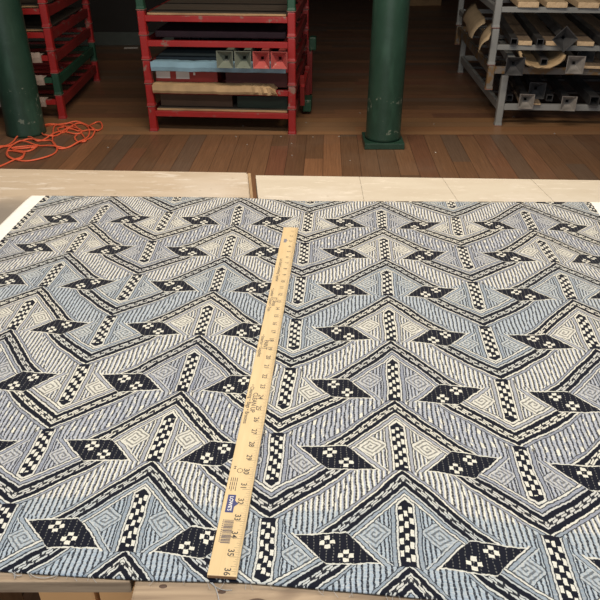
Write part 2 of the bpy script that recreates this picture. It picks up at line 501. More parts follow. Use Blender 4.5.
    L = sel(spine, L, chk*1.); tint = sel(spine, tint, .05)
    # yarn
    weft = m.noise(m.comb(uo*9, vo*60), 1, 1, .5)
    L = L*(.86+m.rng(weft, .3, .7)*.14)
    thread = (vo*38).fr() < .16
    L = L*(1-thread*.10)
    patch = m.noise(m.comb(uo, vo), 1.1, 1, .5)
    cream = (.66, .65, .575); blue = (.30, .375, .455); peri = (.29, .325, .41); navy = (.006, .0075, .015)
    kk = tint
    cl = m.mix(m.op('MINIMUM', (k2|(k1&f&~strip))*kk*m.rng(patch, .25, .55, .75, 1.), 1.), cream, blue)
    cl = m.mix(m.op('MINIMUM', (k0*kk)*.95, 1.), cl, peri)
    cl = m.mix(m.op('MINIMUM', ((k > 2.5)|(k1&(~f|strip)))*m.op('MAXIMUM', kk-.95, 0.)*3, 1.), cl, (.33, .36, .46))
    cl = m.mix(m.op('MINIMUM', m.op('MAXIMUM', kk-1.0, 0.)*1.3, 1.)*(k > .5), cl, (.33, .375, .455))
    lowblue = m.rng(vo, 6.42, 6.46)&kk
    cl = m.mix(m.op('MINIMUM', lowblue, 1.)*.9, cl, blue)
    cl = m.mix(dots, cl, cream)
    fleck = m.noise(m.comb(uo*30, vo*75), 1, 2, .6)
    cl = m.mix(m.rng(fleck, .42, .66)*.36, cl, (.66, .65, .59))
    col = m.mix(L, navy, cl)
    sv = ((uo < -5.035)|(uo > 3.035))
    col = m.mix(sv, col, m.mix(m.rng(weft, .3, .7), (.80, .79, .74), (.70, .69, .64)))
    m.color(col)
    m.put(m.b.inputs['Roughness'], .8)
    m.b.inputs['Sheen Weight'].default_value = .06
    m.b.inputs['Sheen Roughness'].default_value = .4
    m.bump(m.op('MAXIMUM', L, sv)*.6+weft*.5+(vo*38).fr()*.2, .45, .0012)
    print('fabric nodes', len(m.n))
    return m.m
FAB = fabric_mat()
me = bpy.data.meshes.new('patterned_fabric')
nu = len(us); P3 = np.zeros((nu, NV, 3)); P3[:, :, :2] = grid
gx, gy = grid[:, :, 0], grid[:, :, 1]
zz = .0014+.0009*np.sin(gx*9+gy*4)*np.sin(gy*7-gx*3)+.0006*np.sin(gx*31+2)*np.sin(gy*23)
fold = .0030*np.exp(-(((gy-1.03)-(gx+.02)*-.6)/.006)**2)*np.exp(-((gx+.02)/.03)**2)
edge = np.minimum(1, (np.arange(NV)[None, :])/6)*np.minimum(1, (NV-1-np.arange(NV))[None, :]/6)
P3[:, :, 2] = TABLE+.0026+zz*edge+fold
top = P3.reshape(-1, 3); bot = top.copy(); bot[:, 2] = TABLE+.0003
V = np.vstack([top, bot]); NT_ = len(top)
ii, jj = np.meshgrid(np.arange(nu-1), np.arange(NV-1), indexing='ij')
a = (ii*NV+jj).ravel(); F = np.stack([a, a+1, a+NV+1, a+NV], 1)
Fb = (F+NT_)[:, ::-1]
rim = [i*NV for i in range(nu)]+[(nu-1)*NV+j for j in range(1, NV)]+[i*NV+NV-1 for i in range(nu-2, -1, -1)]+[j for j in range(NV-2, 0, -1)]
rim = np.array(rim); rn = np.roll(rim, -1); Fs = np.stack([rim, rn, rn+NT_, rim+NT_], 1)
FF = np.vstack([F, Fb, Fs])
me.vertices.add(len(V)); me.vertices.foreach_set('co', V.ravel().astype(np.float32))
me.loops.add(FF.size); me.loops.foreach_set('vertex_index', FF.ravel().astype(np.int32))
me.polygons.add(len(FF)); me.polygons.foreach_set('loop_start', (np.arange(len(FF))*4).astype(np.int32))
try: me.polygons.foreach_set('loop_total', np.full(len(FF), 4, np.int32))
except Exception: pass
me.update(calc_edges=True); me.validate()
uvl = me.uv_layers.new(name='UVMap'); G = np.vstack([guv.reshape(-1, 2)]*2)
li = np.zeros(len(me.loops), np.int32); me.loops.foreach_get('vertex_index', li)
uvl.data.foreach_set('uv', G[li].ravel().astype(np.float32))
bm_ = bmesh.new(); bm_.from_mesh(me); bmesh.ops.recalc_face_normals(bm_, faces=bm_.faces); bm_.to_mesh(me); bm_.free()
me.polygons.foreach_set('use_smooth', np.ones(len(me.polygons), bool))
me.materials.append(FAB)
fab = bpy.data.objects.new('patterned_fabric', me); COL.objects.link(fab)
tag(fab, 'large woven navy, cream and blue zigzag fabric spread flat across the work tables', 'fabric')
# frayed edge threads and the loose threads under the ruler end
THR = plain('frayed_thread', (.38, .38, .38), .9, .2)
fr_ = MB()
fx2 = [q.x for q in front]
for k in range(34):
    x = random.uniform(-.36, .36); y = float(np.interp(x, fx, fy))
    L_ = random.uniform(.003, .010); a_ = random.gauss(0, .5)
    fr_.tube([(x, y+.002, TABLE+.0022), (x+L_*.4*math.sin(a_), y-L_*.4, TABLE+.0026), (x+L_*math.sin(a_*1.5), y-L_, TABLE+.0012)], .00022, 4)
fr_.build('frayed_edge', THR, fab)['kind'] = 'stuff'
def on_list(pts, z): return [on(x, y, z) for x, y in pts]
def smooth_path(pts, sub=6, closed=False):
    n = len(pts); out = []
    for i in range(n if closed else n-1):
        g = (lambda k: pts[k % n]) if closed else (lambda k: pts[max(0, min(n-1, k))])
        p0, p1, p2, p3 = (Vector(g(i-1)), Vector(g(i)), Vector(g(i+1)), Vector(g(i+2)))
        for j in range(sub):
            t = j/sub
            out.append(.5*((2*p1)+(p2-p0)*t+(2*p0-5*p1+4*p2-p3)*t*t+(3*p1-p0-3*p2+p3)*t**3))
    if not closed: out.append(Vector(pts[-1]))
    return out
lt = MB()
lt.tube(smooth_path(on_list([(30, 573.5), (36, 577), (44, 578), (50, 577), (57, 575)], TABLE+.0018)), .00038, 5)
lt.tube(smooth_path(on_list([(12, 572), (17, 575.5), (22, 575)], TABLE+.0018)), .0004, 5)
tag(lt.build('loose_thread', THR, None), 'loose white threads curling off fabric edge at lower left', 'thread', 'loose threads on the table edge')
lt = MB()
lt.tube(smooth_path(on_list([(210, 580.5), (214, 585), (217, 592), (219, 600), (220, 606)], TABLE-.0002)), .0005, 5)
lt.tube(smooth_path(on_list([(208, 580.5), (216, 587), (224, 590), (232, 590)], TABLE-.0002)), .00035, 5)
tag(lt.build('loose_thread', THR, None), 'thin pale thread trailing down front timber below the ruler end', 'thread', 'loose threads on the table edge')

# ------------------------------------------------------------------ the yardstick
RA = on(291.0, 227.3, TABLE+.0097); RB = on(221.9, 575.5, TABLE+.0097)
dirv = (RB-RA).normalized()
ang = math.atan2(dirv.y, dirv.x)
RULER = woody('ruler_wood', (.60, .455, .25), (.52, .385, .20), (3, 30, 30), .45, bump=.05)
INK = plain('black_ink', (.035, .03, .03), .6, .1, 40, bump=0)
BLUEINK = plain('navy_ink', (.018, .028, .14), .5, .1, 40, bump=0)
rul = thing('yardstick', 'long tan wooden yardstick lying across the fabric from near to far edge', 'ruler', (RA.x, RA.y, TABLE+.0052), ang)
RL, RW, RT = .9144, .0330, .0045
MB().box((RL/2, 0, RT/2), (RL, RW, RT), bev=.0008).build('stick', RULER, rul)
ZT = RT+.00008
def ink_rect(b, x0, x1, y0, y1, z=ZT):
    vs_ = [b.bm.verts.new(q) for q in ((x0, y0, z), (x1, y0, z), (x1, y1, z), (x0, y1, z))]; b.bm.faces.new(vs_)
IN = .0254
tk = MB()
for i in range(1, 36*16):
    if i > 36*16-2: continue
    q = i % 16
    ln = .0118 if q == 0 else .0080 if q == 8 else .0062 if q % 4 == 0 else .0045 if q % 2 == 0 else .0028
    wd = .00045 if q == 0 else .00032 if q % 2 == 0 else .00022
    x = i*IN/16
    ink_rect(tk, x-wd/2, x+wd/2, RW/2-.0008-ln, RW/2-.0008)
tk.build('tick_marks', INK, rul)['label'] = 'black inch and fraction ticks'
def text_bm(items):
    """items: (string, x, y, size, ['C'|'L'])  read along the stick, glyph tops towards the ticks"""
    b = MB()
    for s_, x, y, size, al in items:
        cu = bpy.data.curves.new('t', 'FONT'); cu.body = s_; cu.size = size; cu.resolution_u = 3
        cu.align_x = 'CENTER' if al == 'C' else 'LEFT'; cu.align_y = 'CENTER'; cu.offset = size*.016
        ob = bpy.data.objects.new('t', cu); COL.objects.link(ob)
        dg = bpy.context.evaluated_depsgraph_get(); dg.update()
        m_ = bpy.data.meshes.new_from_object(ob.evaluated_get(dg))
        m_.transform(Matrix.Translation((x, y, ZT)))
        b.bm.from_mesh(m_); bpy.data.meshes.remove(m_)
        bpy.data.objects.remove(ob); bpy.data.curves.remove(cu)
    return b
# the ticks are on the +x side of the place; the stick runs towards the viewer, so +y local is that side
nums = [(str(n), n*IN-.0056, RW/2-.0118, .0104, 'C') for n in range(1, 37)]
for q in nums: text_bm([q]).build('inch_number', INK, rul)
ty1, ty2 = RW/2-.0205, RW/2-.0265
txt = [('CLEAN UP', 24.3*IN, ty1+.0005, .0098, 'C'), ('\u2022 Cleaning \u2022 Bags \u2022 Brooms', 24.4*IN, ty2-.0005, .0082, 'C'),
       ('PAINT', 18.4*IN, ty1+.0005, .0098, 'C'), ('\u2022 Interior \u2022 Supplies', 18.5*IN, ty2-.0005, .0082, 'C'),
       ('JT Shop', 12.9*IN, ty1+.0005, .0098, 'C'), ('\u2022 Lumber \u2022 Doors \u2022 Trim', 12.6*IN, ty2-.0005, .0082, 'C'),
       ("Let's Build Something Together", 8.0*IN, ty1-.003, .0076, 'C')]
for q in txt: text_bm([q]).build('printed_text', INK, rul)
sm = [('28MM', 29.9*IN, ty2+.001, .0052, 'C')]
b = text_bm([])
for k in range(4):
    yy = ty1-.0005-.0026*k
    for a_, e_ in ((30.25, 30.52), (30.56, 30.8), (30.84, 31.15-.1*(k % 2))): ink_rect(b, a_*IN, e_*IN, yy-.0005, yy+.0004)
for j in range(9):
    a_ = 2*math.pi*j/9
    b.tube([(29.75*IN+.0036*math.cos(a_), ty1+.0005+.0036*math.sin(a_), ZT), (29.75*IN+.0036*math.cos(a_+.45), ty1+.0005+.0036*math.sin(a_+.45), ZT)], .0005, 4)
ink_rect(b, 29.45*IN, 29.5*IN, ty2-.002, ty2+.001); ink_rect(b, 29.6*IN, 29.65*IN, ty2-.002, ty2+.001); ink_rect(b, 29.5*IN, 29.62*IN, ty2-.0008, ty2)
b.build('recycling_mark', INK, rul)
# logo plaques
def logo(x, sc, name='shop_logo', mat=BLUEINK, txt=True):
    b = MB(); h = .0052*sc; w = .0142*sc; y = -.0066
    pts = [(-w, -h), (w, -h), (w, h*.9), (w*.35, h*.9), (0, h*1.75), (-w*.35, h*.9), (-w, h*.9)]
    vs_ = [b.bm.verts.new((x+px_, y+py_, ZT+.00003)) for px_, py_ in pts]
    b.bm.faces.new(vs_); o = b.build(name, mat, rul)
    if txt:
        t_ = text_bm([("LOWE'S", x, y-.0004*sc, .0066*sc, 'C')])
        for v_ in t_.bm.verts: v_.co.z += .0001
        t_.build('logo_lettering', plain('logo_white', (.75, .73, .70), .6, .05, 30, bump=0), o)
    return o
logo(31.95*IN, 1.0)['label'] = 'navy house-shaped logo near the close end'
logo(2.75*IN, .62, txt=False, mat=plain('faded_grey_ink', (.17, .17, .20), .6, .1, bump=0))['label'] = 'small grey logo near the far end'
bc = MB(); x = 32.95*IN; random.seed(3)
while x < 34.25*IN:
    w = random.choice((.0005, .0005, .0010, .0014)); ink_rect(bc, x, x+w, -.0098, .0015); x += w+random.choice((.0005, .0009, .0005))
for k in range(12): ink_rect(bc, 32.95*IN+k*.0028, 32.95*IN+k*.0028+.0014, -.0118, -.0104)
bc.build('barcode', plain('bar_ink', (.09, .075, .085), .6, .1, bump=0), rul)
ee = MB(); ee.box((RL+.0003, 0, RT/2), (.0006, RW-.002, RT-.001)); ee.build('end_grain', plain('dark_end_grain', (.19, .10, .045), .8), rul)

# ------------------------------------------------------------------ stacking racks
def tray(root_label, W, D, h, rail_lo, rail_hi, M, group, post=.055, side_h=None, mats=None, slats=True, side_mat=None):
    t = thing('stacking_rack_tray', root_label, 'rack', (0, 0, 0), 0, group)
    for (x, y) in ((0, 0), (W, 0), (0, D), (W, D)):
        b = MB(); p = post/2
        rings = []
        for z, s_ in ((0, 1.13), (.012, 1.13), (.026, 1.0), (h-.012, 1.0), (h-.002, .93)):
            rings.append([(x+sx*p*s_, y+sy*p*s_, z) for sx, sy in ((-1, -.8), (-.8, -1), (.8, -1), (1, -.8), (1, .8), (.8, 1), (-.8, 1), (-1, .8))])
        b.face_loop(rings); b.build('post', M, t)
        b = MB()      # the bright worn lip of the socket
        b.face_loop([[(x+sx*p*s_, y+sy*p*s_, z) for sx, sy in ((-1, -.8), (-.8, -1), (.8, -1), (1, -.8), (1, .8), (.8, 1), (-.8, 1), (-1, .8))] for z, s_ in ((.0005, 1.18), (.0045, 1.18), (.0055, 1.13))])
        b.build('socket_lip', WORN, t)
    rh = rail_hi-rail_lo; rz = (rail_lo+rail_hi)/2
    for y in (0, D): MB().box((W/2, y, rz), (W-post*.9, .035, rh), bev=.003).build('rail', M, t)
    sh = side_h or rh*1.25
    for x in (0, W): MB().box((x, D/2, rail_hi-sh/2), (.03, D-post*.9, sh), bev=.003).build('side_rail', side_mat or M, t)
    if slats:
        for k in (1, 2, 3): MB().box((W/2, D*k/4, rail_hi-.02), (W-.03, .04, .02), bev=.002).build('crossbar', REDDARK if M in (RED, GREENP) else DARKSTEEL, t)
    return t
WORN = plain('worn_bright_metal', (.28, .14, .12), .45, .5, 40)
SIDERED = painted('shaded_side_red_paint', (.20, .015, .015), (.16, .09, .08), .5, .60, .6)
def copy_tree(o, parent=None):
    c = o.copy(); COL.objects.link(c)
    if parent: c.parent = parent
    for ch in [x for x in o.children]: copy_tree(ch, c)
    return c

ordn = ['bottom', 'second from the floor', 'third from the floor', 'fourth from the floor', 'fifth from the floor', 'sixth from the floor']
def red_stack(x, y, rz, where, greens, group, n=6, D=1.39):
    first = {}
    Hs = [.190]+[.1675]*(n-1); z = 0; objs = []
    for i in range(n):
        green = i in greens
        key = (i == 0, green)
        lab = '%s steel stacking tray, %s, in %s' % ('dark green' if green else 'red', ordn[i], where)
        if key not in first:
            Mx = GREENP if green else RED
            hi = Hs[i]-.035
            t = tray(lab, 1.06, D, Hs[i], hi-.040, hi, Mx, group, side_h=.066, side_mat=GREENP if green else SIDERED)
            first[key] = t
        else:
            t = copy_tree(first[key]); t['label'] = lab
        t.location = (x, y, z); t.rotation_euler = (0, 0, rz); objs.append(t)
        z += Hs[i]
    return objs
RZC = math.atan2(-.06, 1.06)-R(1.2)
CX, CY = -1.115, 5.145
red_stack(CX, CY, RZC, 'the central red stack', {5}, 'trays of the central red stack')
RZL = R(2.6)
fl_ = Vector((-1.913, 5.475, 0))-Matrix.Rotation(RZL, 3, 'Z') @ Vector((1.06, 0, 0))
red_stack(fl_.x, fl_.y, RZL, 'left stack behind the column', {1}, 'trays of the left red stack', D=1.30)

def local(root_loc, rz):
    T = Matrix.Translation(root_loc) @ Matrix.Rotation(rz, 4, 'Z')
    return T
TC = local((CX, CY, 0), RZC)
def placed(o, T, loc=(0, 0, 0), rz=0):
    p_ = T @ Vector(loc); o.location = p_; o.rotation_euler = (0, 0, T.to_euler().z+rz); return o
def tier(i): return .155+.1675*i

# boards on tiers 0 and 4
for i, lab in ((0, 'thin tan plywood sheet on the bottom tray of the central red stack'), (4, 'thin tan plywood sheet on the topmost red tray of the central stack')):
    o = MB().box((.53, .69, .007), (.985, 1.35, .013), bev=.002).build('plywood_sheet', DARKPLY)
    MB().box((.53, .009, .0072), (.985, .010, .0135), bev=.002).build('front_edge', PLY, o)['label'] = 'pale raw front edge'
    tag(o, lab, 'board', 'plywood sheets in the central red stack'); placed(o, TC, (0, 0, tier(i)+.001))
# kraft wrapped roll
def draped(name, mat, x0, x1, zt, fr=.0, h_up=.06, h_dn=.032, depth=.06, crumple=False):
    b = MB(); seg = 40; rings = []
    prof = [(-.0285, -h_dn), (-.046, -h_dn+.005), (-.056, -.008), (-.055, .03), (-.044, h_up-.006), (-.015, h_up), (depth, h_up-.004), (depth, .002), (-.0285, .002)]
    for i in range(seg+1):
        t = i/seg; x = x0+(x1-x0)*t; ring = []
        sag = math.sin(t*17)*.0015+random.gauss(0, .001)
        cr = max(0, (t-.74)/.26) if crumple else 0
        for j, (y, z) in enumerate(prof):
            w = cr*(.010*math.sin(t*90+j*1.3)) if 0 < j < 6 else 0
            dx = cr*.05*math.sin(j*1.1) if crumple and i == seg else 0
            ring.append((x+dx*.4-(.0 if not crumple else cr*z*.5), y+(w-cr*.004 if j in (1, 2, 3, 4) else 0), z+(sag if j < 7 and j else 0)+(w*.8 if j in (4, 5) else 0)))
        rings.append(ring)
    b.face_loop(rings); return b.build(name, mat, None, False)
o = draped('wrapped_fabric_roll', KRAFT, .035, .93, tier(1), crumple=True, h_up=.036)
tag(o, 'brown kraft paper wrapped roll with a crumpled right end', 'roll'); placed(o, TC, (0, 0, tier(1)+.001))
o = draped('wrapped_fabric_roll', BLUE, .040, 1.018, tier(2), h_up=.024, h_dn=.042)
tag(o, 'light blue wrapped roll hanging over front rail of the central red stack', 'roll'); placed(o, TC, (0, 0, tier(2)+.001))
o = MB().box((.53, .62, .020), (.97, 1.08, .038), bev=.01).build('folded_cloth', TEAL)
tag(o, 'flat dark teal folded cloth lying behind the light blue roll', 'cloth'); placed(o, TC, (0, 0, tier(2)+.001))
o = MB().box((.53, .70, .024), (.96, 1.25, .046), bev=.01).build('folded_cloth', plain('plum_cloth', (.045, .015, .025), .7, .4, 10))
tag(o, 'dark plum folded cloth on the tray above the four flared posts', 'cloth'); placed(o, TC, (0, .03, tier(3)+.001))
# cartons in the central rack
def shelf_carton(label, x0, x1, y0, y1, z, h, mat, name='carton', labels=()):
    t = thing(name, label, 'box', (0, 0, 0), 0, 'cartons in the central red stack')
    MB().box(((x0+x1)/2, (y0+y1)/2, h/2), (x1-x0, y1-y0, h), bev=.003).build('body', mat, t)
    MB().box(((x0+x1)/2, (y0+y1)/2, h+.002), (x1-x0-.004, y1-y0-.004, .004)).build('lid', mat, t)
    for (lx0, lx1, lz0, lz1) in labels:
        MB().box(((lx0+lx1)/2, y0-.0010, (lz0+lz1)/2), (lx1-lx0, .0016, lz1-lz0)).build('paper_label', PAPER, t)
    placed(t, TC, (0, 0, z)); return t
shelf_carton('long red carton with two white paper labels on its front', .035, .50, .068, .85, tier(1)+.001, .110, REDCARD, labels=((.04, .145, .055, .105), (.19, .29, .052, .106), (.32, .335, .08, .1)))
shelf_carton('dark maroon carton above the crumpled end of the kraft roll', .56, 1.02, .072, .80, tier(1)+.001, .112, MAROON)
shelf_carton('dim brown carton under the kraft roll in the central red stack', .05, .60, .08, .80, tier(0)+.016, .105, CARDDARK)
shelf_carton('dark green carton on the bottom tray of the central red stack', .64, 1.02, .06, .80, tier(0)+.016, .085, GREENCASE)

# square posts with a flared mouth
def flared_post(name, label, mat, group, hw=.058, tube_hw=.026, L=1.0, fl=.075, T=None, loc=(0, 0, 0), rz=0, rx=0, ry=0, tubemat=None):
    t = thing(name, label, 'steel post', (0, 0, 0), 0, group)
    def sq(h, y): return [(-h, y, -h), (h, y, -h), (h, y, h), (-h, y, h)]
    b = MB(); th = .004
    b.face_loop([sq(tube_hw, fl), sq(hw*.97, .006), sq(hw, .0), sq(hw-th*.8, .0), sq(hw*.93-th, .006), sq(.010, fl)], closed=True)
    # worn bright lip on the mouth
    b.build('flared_mouth', mat, t)
    b = MB(); b.face_loop([sq(tube_hw-.0005, L), sq(tube_hw-.0005, fl*.98), sq(tube_hw-th, fl*.98), sq(tube_hw-th, L)], closed=True); b.build('square_tube', tubemat or mat, t)
    q = T @ Vector(loc) if T else Vector(loc)
    t.location = q; t.rotation_euler = (rx, ry, (T.to_euler().z if T else 0)+rz)
    return t
zf = tier(2)+.041+.028
for x, mt, lab in ((.60, FUNGREEN, 'grey green flared square post, leftmost of four on the blue roll'), (.728, FUNGREEN, 'grey green flared square post beside the pink red ones'),
                   (.857, FUNRED, 'pink red flared square post beside the grey green ones'), (.983, FUNRED, 'pink red flared square post against the right rack post')):
    flared_post('flared_post', lab, mt, 'flared posts in the central red stack', T=TC, loc=(x, -.142, zf+.001), L=1.1, tubemat=TEAL if False else None)
def square_tube(label, mat, hw, L, T, loc, rz, group, rx=0, th=.004):
    def sq(h, y): return [(-h, y, -h), (h, y, -h), (h, y, h), (-h, y, h)]
    b = MB(); b.face_loop([sq(hw, L), sq(hw, 0), sq(hw-th, 0), sq(hw-th, L)], closed=True)
    o = b.build('square_tube', mat); tag(o, label, 'steel tube', group)
    q = T @ Vector(loc) if T else Vector(loc); o.location = q; o.rotation_euler = (rx, 0, (T.to_euler().z if T else 0)+rz); return o
for k in range(4):
    square_tube('dark square tube end, %s of four, deep behind the blue roll' % ('leftmost', 'second', 'third', 'rightmost')[k], DARKSTEEL, .026, .55, TC, (.10+k*.075, .55, tier(2)+.041+.027), 0, 'dark tubes deep in the central red stack')

# white wrapped rolls on the left stack
TL = local((fl_.x, fl_.y, 0), RZL)
for i in (0, 1, 2):
    o = draped('wrapped_fabric_roll', PINKPAPER, .25, (.955, .975, .985)[i], 0, h_up=.006, h_dn=.052); tag(o, 'off white paper wrapped roll on the %s tray of the left stack' % ('bottom', 'second', 'third')[i], 'roll', 'off white rolls of the left red stack')
    placed(o, TL, (0, 0, tier(i)+.001))
for i in (3, 4):
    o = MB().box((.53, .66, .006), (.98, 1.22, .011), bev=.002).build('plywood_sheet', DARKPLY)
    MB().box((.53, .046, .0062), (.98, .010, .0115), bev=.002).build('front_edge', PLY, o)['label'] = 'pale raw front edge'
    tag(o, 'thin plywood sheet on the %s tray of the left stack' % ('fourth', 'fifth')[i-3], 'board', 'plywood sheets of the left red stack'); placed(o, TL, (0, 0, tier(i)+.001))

# small clamp frame on the floor behind the right side of the central stack
t = thing('steel_bracket', 'red and green steel bracket hanging on the right side of the central red stack', 'bracket', (0, 0, 0))
MB().box((1.115, .86, .17), (.04, .04, .30), bev=.004).build('upright', REDDARK, t)
MB().box((1.115, 1.16, .25), (.045, .05, .46), bev=.004).build('upright', REDDARK, t)
MB().box((1.115, .62, .285), (.03, .62, .028), bev=.004).build('crossbar', RED, t)
MB().box((1.135, .60, .075), (.07, .16, .10), bev=.01).build('green_shoe', GREENP, t)
MB().box((1.14, 1.16, .45), (.06, .09, .11), bev=.01).build('green_shoe', GREENP, t)
MB().box((1.11, .34, .24), (.035, .035, .24), rot=(R(12), 0, 0), bev=.004).build('hook_arm', REDDARK, t)
placed(t, TC)

# ------------------------------------------------------------------ grey rack on the right
RZG = R(-4.0)
def gtray(label, loc, h, lo, hi, mat, D=1.85, W=1.5, rz=RZG, side=None):
    t = tray(label, W, D, h, lo, hi, mat, 'grey stacking trays', post=.05, side_h=side)
    t.location = loc; t.rotation_euler = (0, 0, rz); return t
gtray('lowest grey steel stacking tray standing on the floor at right', (1.550, 5.29, 0), .385, .123, .168, GREYP, rz=R(-2.5), side=.06)
gtray('rusty brown edged steel tray, shifted left on the lowest grey tray', (1.440, 5.295, .277), .177, .118, .168, RUSTY)
gtray('grey steel stacking tray with tubes and boards, above the rusty tray', (1.435, 5.30, .455), .26, .110, .146, GREYP)
gtray('topmost grey steel stacking tray, carrying pale boards at upper right', (1.430, 5.30, .716), .26, .108, .144, GREYP)
TG = local((1.435, 5.30, 0), RZG)
def gboard(label, x, y, z, w, L, th, rz, mat, group):
    b = MB(); n = 10; rings = []
    for i in range(n+1):
        yy = L*i/n
        rings.append([(-w/2, yy, 0), (w/2, yy, 0), (w/2+random.gauss(0, .001), yy, th), (-w/2, yy, th)])
    b.face_loop(rings)
    t = thing('wooden_board', label, 'board', (0, 0, 0), 0, group)
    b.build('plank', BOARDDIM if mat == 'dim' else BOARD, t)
    MB().box((0, -.004, th/2), (w*.99, .012, th*1.02), bev=.003).build('sawn_end', BOARD, t)
    placed(t, TG, (x, y, z), rz); return t
# top tray boards (pale)
for k, x in enumerate((.20, .40, .62, .84, 1.06, 1.27)):
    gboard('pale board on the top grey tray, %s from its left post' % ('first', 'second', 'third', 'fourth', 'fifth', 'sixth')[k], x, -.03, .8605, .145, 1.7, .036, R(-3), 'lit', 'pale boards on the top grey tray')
# middle tray: z of rail top .601
zm = .602
for k, (x, w) in enumerate(((.22, .10), (.42, .10), (.655, .12), (.90, .15), (1.12, .14))):
    gboard('dim board on the middle grey tray, %s from its left post' % ('first', 'second', 'third', 'fourth', 'fifth')[k], x, -.02, zm, w, 1.7, .030, R(-5), 'dim', 'dim boards on the middle grey tray')
grp = 'square tubes on the grey trays'
def gt(label, x, y, z, hw=.024, L=1.5, rz=-5, mat=DARKSTEEL): return square_tube(label, mat, hw, L, TG, (x, y, z), R(rz), grp)
gt('dark square tube on the middle grey tray near its left post', .135, -.05, zm+.0255)
gt('dark square tube between the first two boards of the middle grey tray', .32, -.06, zm+.026)
gt('dark square tube right of the rotated flared post', .545, -.02, zm+.026, rz=-5)
gt('dark square tube at middle grey tray before the widest board', .78, -.07, zm+.026)
gt('dark square tube at far right of the middle grey tray', 1.01, -.03, zm+.026, rz=-5)
zr = .446
gt('dark square tube inside the broken cardboard half tube', .375, -.05, zr+.043, rz=-5)
gt('small bright square tube on the rusty tray at right edge', 0.86, -.10, zr+.024, hw=.022, mat=STEEL)
z0 = .170
gt('long dark square tube on the lowest grey tray, right side', .80, -.05, z0+.04, hw=.034, L=1.6, rz=-3)
gt('long dark square tube beside the first flared post of the lowest grey tray', .19, .06, z0+.026, L=1.6, rz=-3)
gt('long dark square tube in the middle of the lowest grey tray', .50, .08, z0+.026, L=1.6, rz=-3)
fg = 'flared posts on the grey trays'
flared_post('flared_post', 'grey flared square post leaning down at left front of the grey stack', DARKSTEEL, fg, hw=.066, T=TG, loc=(.143, -.16, .478), rz=R(-1), rx=R(4), L=.85, tubemat=GREYP)
flared_post('flared_post', 'bright lipped flared post beside the broken cardboard tube', STEEL, fg, hw=.062, T=TG, loc=(.575, -.15, zr+.046), rz=R(-5), L=1.2)
flared_post('flared_post', 'dull flared post set back on the rusty tray', DARKSTEEL, fg, hw=.062, T=TG, loc=(.715, .10, zr+.084), rz=R(-5), L=1.2)
flared_post('flared_post', 'flared post turned on its corner like a diamond on the middle grey tray', DARKSTEEL, fg, hw=.064, T=TG, loc=(.475, -.12, zm+.060), rz=R(-5), ry=R(42), L=1.2)
flared_post('flared_post', 'flared post at left of the lowest grey tray', STEEL, fg, hw=.055, T=TG, loc=(.285, -.09, z0+.039), rz=R(-5), L=1.2, tubemat=DARKSTEEL)
flared_post('flared_post', 'dark flared post set back in the middle of the lowest grey tray', DARKSTEEL, fg, hw=.062, T=TG, loc=(.40, .10, z0+.075), rz=R(-5), L=1.2)
flared_post('flared_post', 'flared post at centre of the lowest grey tray front', STEEL, fg, hw=.055, T=TG, loc=(.60, -.09, z0+.028), rz=R(-5), L=1.2, tubemat=DARKSTEEL)
# boards on the rusty tray
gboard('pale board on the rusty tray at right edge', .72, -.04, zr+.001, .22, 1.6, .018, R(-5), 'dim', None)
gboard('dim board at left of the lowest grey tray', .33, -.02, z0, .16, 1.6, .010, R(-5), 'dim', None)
# broken cardboard half tube
b = MB(); n = 22; rings = []
Ro, Ri = .165, .147
for i in range(13):
    y = i*.09; ring = []
    a0, a1 = math.pi*(1.02-.01*i), math.pi*(1.97+.004*i)
    for j in range(n+1):
        a_ = a0+(a1-a0)*j/n; ring.append((Ro*math.cos(a_), y+.012*math.sin(j*2.1)*(i == 0), Ro*math.sin(a_)*.68))
    for j in range(n, -1, -1):
        a_ = a0+(a1-a0)*j/n; ring.append((Ri*math.cos(a_), y+.012*math.sin(j*2.1)*(i == 0), Ri*math.sin(a_)*.66))
    rings.append(ring)
b.face_loop(rings); o = b.build('cardboard_half_tube', plain('torn_tube_card', (.50, .37, .22), .8, .3, 12), None, True)
tag(o, 'broken tan cardboard half tube lying open side up on the rusty tray', 'tube'); placed(o, TG, (.345, -.10, zr+.114), R(-5))
# torn cardboard sheets sticking out on the left
def torn(label, path, w, th, mat):
    b = MB(); rings = []
    for (x, y, z, tilt, ww) in path:
        ring = []
        c_, s_ = math.cos(tilt), math.sin(tilt); n = 8; hw = w*ww/2
        for j in range(n+1):
            q = -hw+2*hw*j/n; bow = .02*(1-(q/hw)**2)
            ring.append((x+q*c_-bow*s_, y, z+q*s_+bow*c_+th))
        for j in range(n, -1, -1):
            q = -hw+2*hw*j/n; bow = .02*(1-(q/hw)**2)
            ring.append((x+q*c_-bow*s_, y, z+q*s_+bow*c_))
        rings.append(ring)
    b.face_loop(rings); o = b.build('torn_cardboard', mat, None, True); return tag(o, label, 'cardboard', 'torn cardboard left of the grey stack')
tcm = plain('torn_tan_card', (.40, .31, .20), .85, .3, 14, bump=.5)
torn('long torn tan cardboard piece sticking out left of the grey stack, behind', [(1.40+.02*i, 5.66+.16*i, .635+.004*i, R(52), (.9, 1.1, 1, 1, .9, 1, 1)[i]) for i in range(7)], .16, .006, tcm)
torn('front torn tan cardboard flap hanging beside the left grey post', [(1.345+.02*i, 5.22+.08*i, .600+.012*i, R(58), (.7, 1, .95, 1, 1)[i]) for i in range(5)], .15, .006, tcm)
# far cardboard box
carton('brown cardboard box on the far floor, between column and grey rack', 1.98, 12.4, 0, .62, .62, .35, R(8), CARD, True)
# white scrap on the far floor
o = MB().box((-2.0, 8.45, .004), (.16, .06, .004), bev=.001, rot=(0, 0, R(4))).build('paper_scrap', PAPER); tag(o, 'small white paper scrap on the dark floor left of the central red stack', 'paper')

